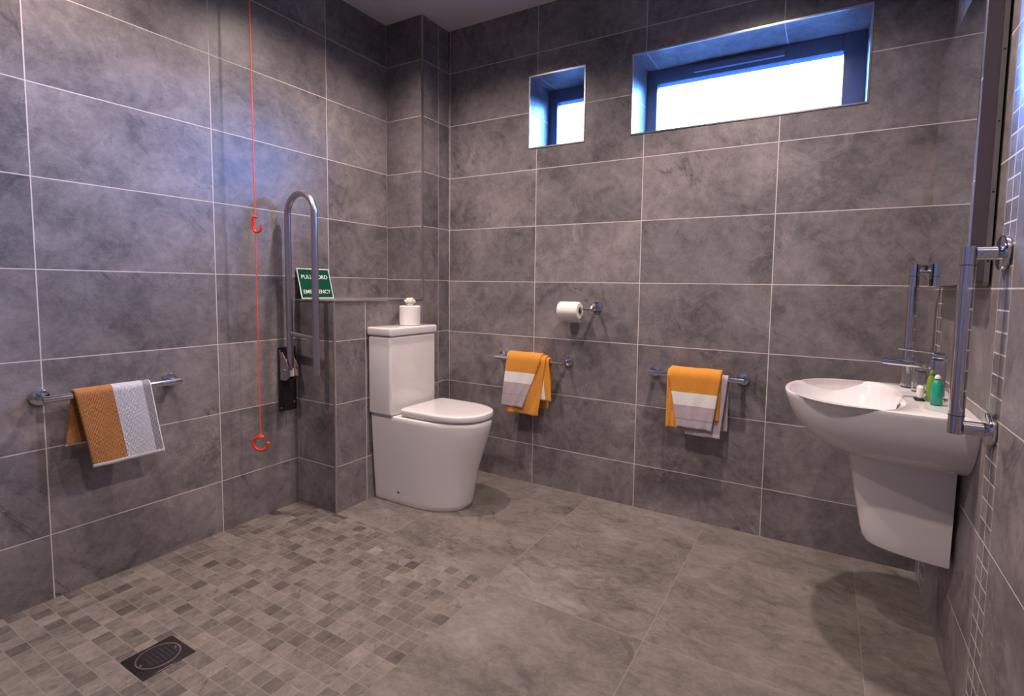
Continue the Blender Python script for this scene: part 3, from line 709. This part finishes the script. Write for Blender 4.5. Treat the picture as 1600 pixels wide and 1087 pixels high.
# glasses and bottles on the basin ledge
def tumbler(x, y, label):
    bm = bmesh.new(); n = 36
    loft(bm, [[Vector((x + r * math.cos(2 * PI * i / n), y + r * math.sin(2 * PI * i / n), RZ + 0.001 + z)) for i in range(n)] for r, z in
              ((0.019, 0), (0.0215, 0.002), (0.0235, 0.050), (0.0245, 0.088), (0.0232, 0.089), (0.0220, 0.050), (0.0195, 0.010), (0.010, 0.008))])
    o = obj('glass_tumbler', bm, GLASS); return tag(o, label, 'glass', 'clear tumblers by the tap')
tumbler(2.546, -0.345, 'clear glass tumbler on the basin ledge, the one farther from the camera')
tumbler(2.568, -0.418, 'clear glass tumbler on the basin ledge, the one next to the tap')
def bottle(name, x, y, rr, h, m, label, cat, pump=True):
    e = thing(name, (x, y, RZ), label, cat, 'small toiletries on the basin')
    bm = bmesh.new(); add_lathe(bm, (x, y, RZ + 0.001), [(rr * 0.85, 0), (rr, 0.003), (rr * 1.02, h * 0.4), (rr * 0.95, h * 0.66), (rr * 0.62, h * 0.80), (rr * 0.42, h * 0.84), (rr * 0.42, h * 0.88)], 32)
    obj('bottle', bm, m, e)
    bm = bmesh.new(); add_lathe(bm, (x, y, RZ + 0.001), [(rr * 0.5, h * 0.875), (rr * 0.52, h * 0.88), (rr * 0.48, h * 0.95), (rr * 0.24, h), (rr * 0.1, h)], 24)
    obj('cap', bm, WPLAS if pump else m, e)
    return e
bottle('soap_bottle', 2.581, -0.622, 0.0150, 0.086, SOAPG, 'small teal soap bottle with pale cap at the near side of the tap', 'bottle')
bottle('soap_bottle', 2.5735, -0.575, 0.0105, 0.092, SOAPY, 'slim lime green bottle between the tap and the teal bottle', 'bottle', False)
o = obj('soap_bar', box((2.542, -0.582, RZ + 0.006), (2.558, -0.550, RZ + 0.044), 0.007, 4), WPLAS); tag(o, 'small white upright soap pack in front of the tap', 'soap', 'small toiletries on the basin')
o2 = obj('soap_coaster', box((2.536, -0.586, RZ + 0.001), (2.561, -0.546, RZ + 0.0055), 0.002, 2), BLACK); tag(o2, 'thin black coaster under the white soap pack', 'coaster')

# ------------------------------------------------------------------ vertical grab rails either side of the basin
def grab_rail(y, label, xb_=2.578, z0=0.790, z1=1.203, r=0.0165, fr=0.042):
    e = thing('vertical_grab_rail', (W, y, z0), label, 'grab rail', 'chrome grab rails beside the basin')
    obj('rail', add_tube(bmesh.new(), [(xb_, y, z0 - r * 0.98), (xb_, y, 1.0), (xb_, y, z1 + r * 0.98)], r, 32), CHROME, e)
    for z in (z0, z1):
        obj('arm', add_tube(bmesh.new(), [(xb_ + r * 0.8, y, z), (W - 0.012, y, z)], r * 0.97, 32), CHROME, e)
        bm = add_cyl(bmesh.new(), (W - 0.0005, y, z), (-1, 0, 0), fr, 0.014, 48, bev=0.004); obj('wall_flange', bm, CHROME, e)
    for z in (z0 + 0.028, z1 - 0.028):
        obj('collar', add_cyl(bmesh.new(), (xb_, y, z - 0.001), (0, 0, 1), r * 1.03, 0.002, 32), DSTEEL, e)
grab_rail(-0.885, 'chrome vertical grab rail on the near side of the washbasin', 2.580, 0.788, 1.203, 0.0165, 0.0405)
grab_rail(-0.128, 'chrome vertical grab rail on the far side of the washbasin by the corner', 2.568, 0.825, 1.195)

# ------------------------------------------------------------------ mirror
MX = 2.598; MY0, MY1, MZ0, MZ1 = -0.772, -0.190, 1.130, 1.905
mir = thing('wall_mirror', (W, (MY0 + MY1) / 2, MZ0), 'tall frameless mirror with a metal box body above the washbasin', 'mirror')
def rrect(x, y0, y1, z0, z1, rc, k=8):
    P = []
    for cy_, cz_, a0 in ((y1 - rc, z1 - rc, 0), (y0 + rc, z1 - rc, PI / 2), (y0 + rc, z0 + rc, PI), (y1 - rc, z0 + rc, 1.5 * PI)):
        for i in range(k + 1):
            a = a0 + PI / 2 * i / k; P.append(Vector((x, cy_ + rc * math.cos(a), cz_ + rc * math.sin(a))))
    return P
bm = bmesh.new(); loft(bm, [rrect(MX + 0.0055, MY0 + .001, MY1 - .001, MZ0 + .001, MZ1 - .001, 0.012), rrect(MX + 0.036, MY0 + .001, MY1 - .001, MZ0 + .001, MZ1 - .001, 0.012)]); obj('body', bm, MBODY, mir)
bm = bmesh.new(); loft(bm, [rrect(MX + 0.036, MY0 - .002, MY1 + .002, MZ0 - .002, MZ1 + .002, 0.012), rrect(MX + 0.046, MY0 - .002, MY1 + .002, MZ0 - .002, MZ1 + .002, 0.012)]); obj('back_flange', bm, MFLANGE, mir)
bm = bmesh.new(); loft(bm, [rrect(MX + 0.046, MY0 + .02, MY1 - .02, MZ0 + .02, MZ1 - .02, 0.012), rrect(W - 0.0005, MY0 + .02, MY1 - .02, MZ0 + .02, MZ1 - .02, 0.012)]); obj('wall_bracket', bm, BLACK, mir)
bm = bmesh.new(); loft(bm, [rrect(MX + 0.005, MY0, MY1, MZ0, MZ1, 0.022), rrect(MX + 0.001, MY0, MY1, MZ0, MZ1, 0.022), rrect(MX, MY0 + .001, MY1 - .001, MZ0 + .001, MZ1 - .001, 0.021)]); obj('glass', bm, MIRROR, mir, smooth=20)
for zz in (1.19, 1.36, 1.53, 1.70, 1.87):
    obj('screw', add_cyl(bmesh.new(), (MX + 0.041, MY0 - 0.002, zz), (0, -1, 0), 0.0025, 0.0012, 14), BLACK, mir)

# ------------------------------------------------------------------ floor drain
dr = thing('floor_drain', (0.625, -1.735, 0.0), 'square dark steel shower drain with a round slotted grate in the mosaic floor', 'drain')
dx0, dx1, dy0, dy1 = 0.558, 0.694, -1.803, -1.668
obj('cover_plate', box((dx0, dy0, 0.0003), (dx1, dy1, 0.0035), 0.001, 1), DSTEEL, dr)
ecx, ecy = (dx0 + dx1) / 2, (dy0 + dy1) / 2
ea, eb, rot = 0.0535, 0.0535, math.radians(90)
def epl(k, a, z): 
    x = ea * k * math.cos(a); y = eb * k * math.sin(a)
    return Vector((ecx + x * math.cos(rot) - y * math.sin(rot), ecy + x * math.sin(rot) + y * math.cos(rot), z))
bm = bmesh.new(); loft(bm, [[epl(k, 2 * PI * i / 48, z) for i in range(48)] for k, z in ((0.96, 0.0036), (0.96, 0.0060), (1.035, 0.0060), (1.035, 0.0036))], False, False); obj('grate_rim', bm, TRIM, dr)
bm = bmesh.new(); loft(bm, [[epl(k, 2 * PI * i / 48, z) for i in range(48)] for k, z in ((0.95, 0.0036), (0.95, 0.0044))]); obj('grate_disc', bm, DSTEEL, dr)
def rotp(x, y, z): return Vector((ecx + x * math.cos(rot) - y * math.sin(rot), ecy + x * math.sin(rot) + y * math.cos(rot), z))
bm = bmesh.new()
for k in range(-3, 4):
    for sgn in (-1, 1):
        x = k * 0.0108; yl = eb * 0.72 * math.sqrt(1 - (x / ea) ** 2)
        loft(bm, [[rotp(x - 0.0036, sgn * 0.004, z), rotp(x + 0.0036, sgn * 0.004, z), rotp(x + 0.0036 , sgn * yl, z), rotp(x - 0.0036, sgn * yl, z)] for z in (0.0044, 0.0050)])
obj('slots', bm, BLACK, dr, smooth=False)
bm = bmesh.new()
for k in range(-3, 4):
    x = k * 0.0108 + 0.0054; yl = eb * 0.70 * math.sqrt(max(0, 1 - (x / ea) ** 2))
    add_tube(bm, [rotp(x, -yl, 0.0052), rotp(x, yl, 0.0052)], 0.0011, 8)
obj('grate_bars', bm, STEEL, dr)
for sx in (-0.0455, 0.0455):
    obj('screw', add_cyl(bmesh.new(), rotp(sx, 0, 0.0044), (0, 0, 1), 0.0042, 0.0018, 18, 0.0034), STEEL, dr)
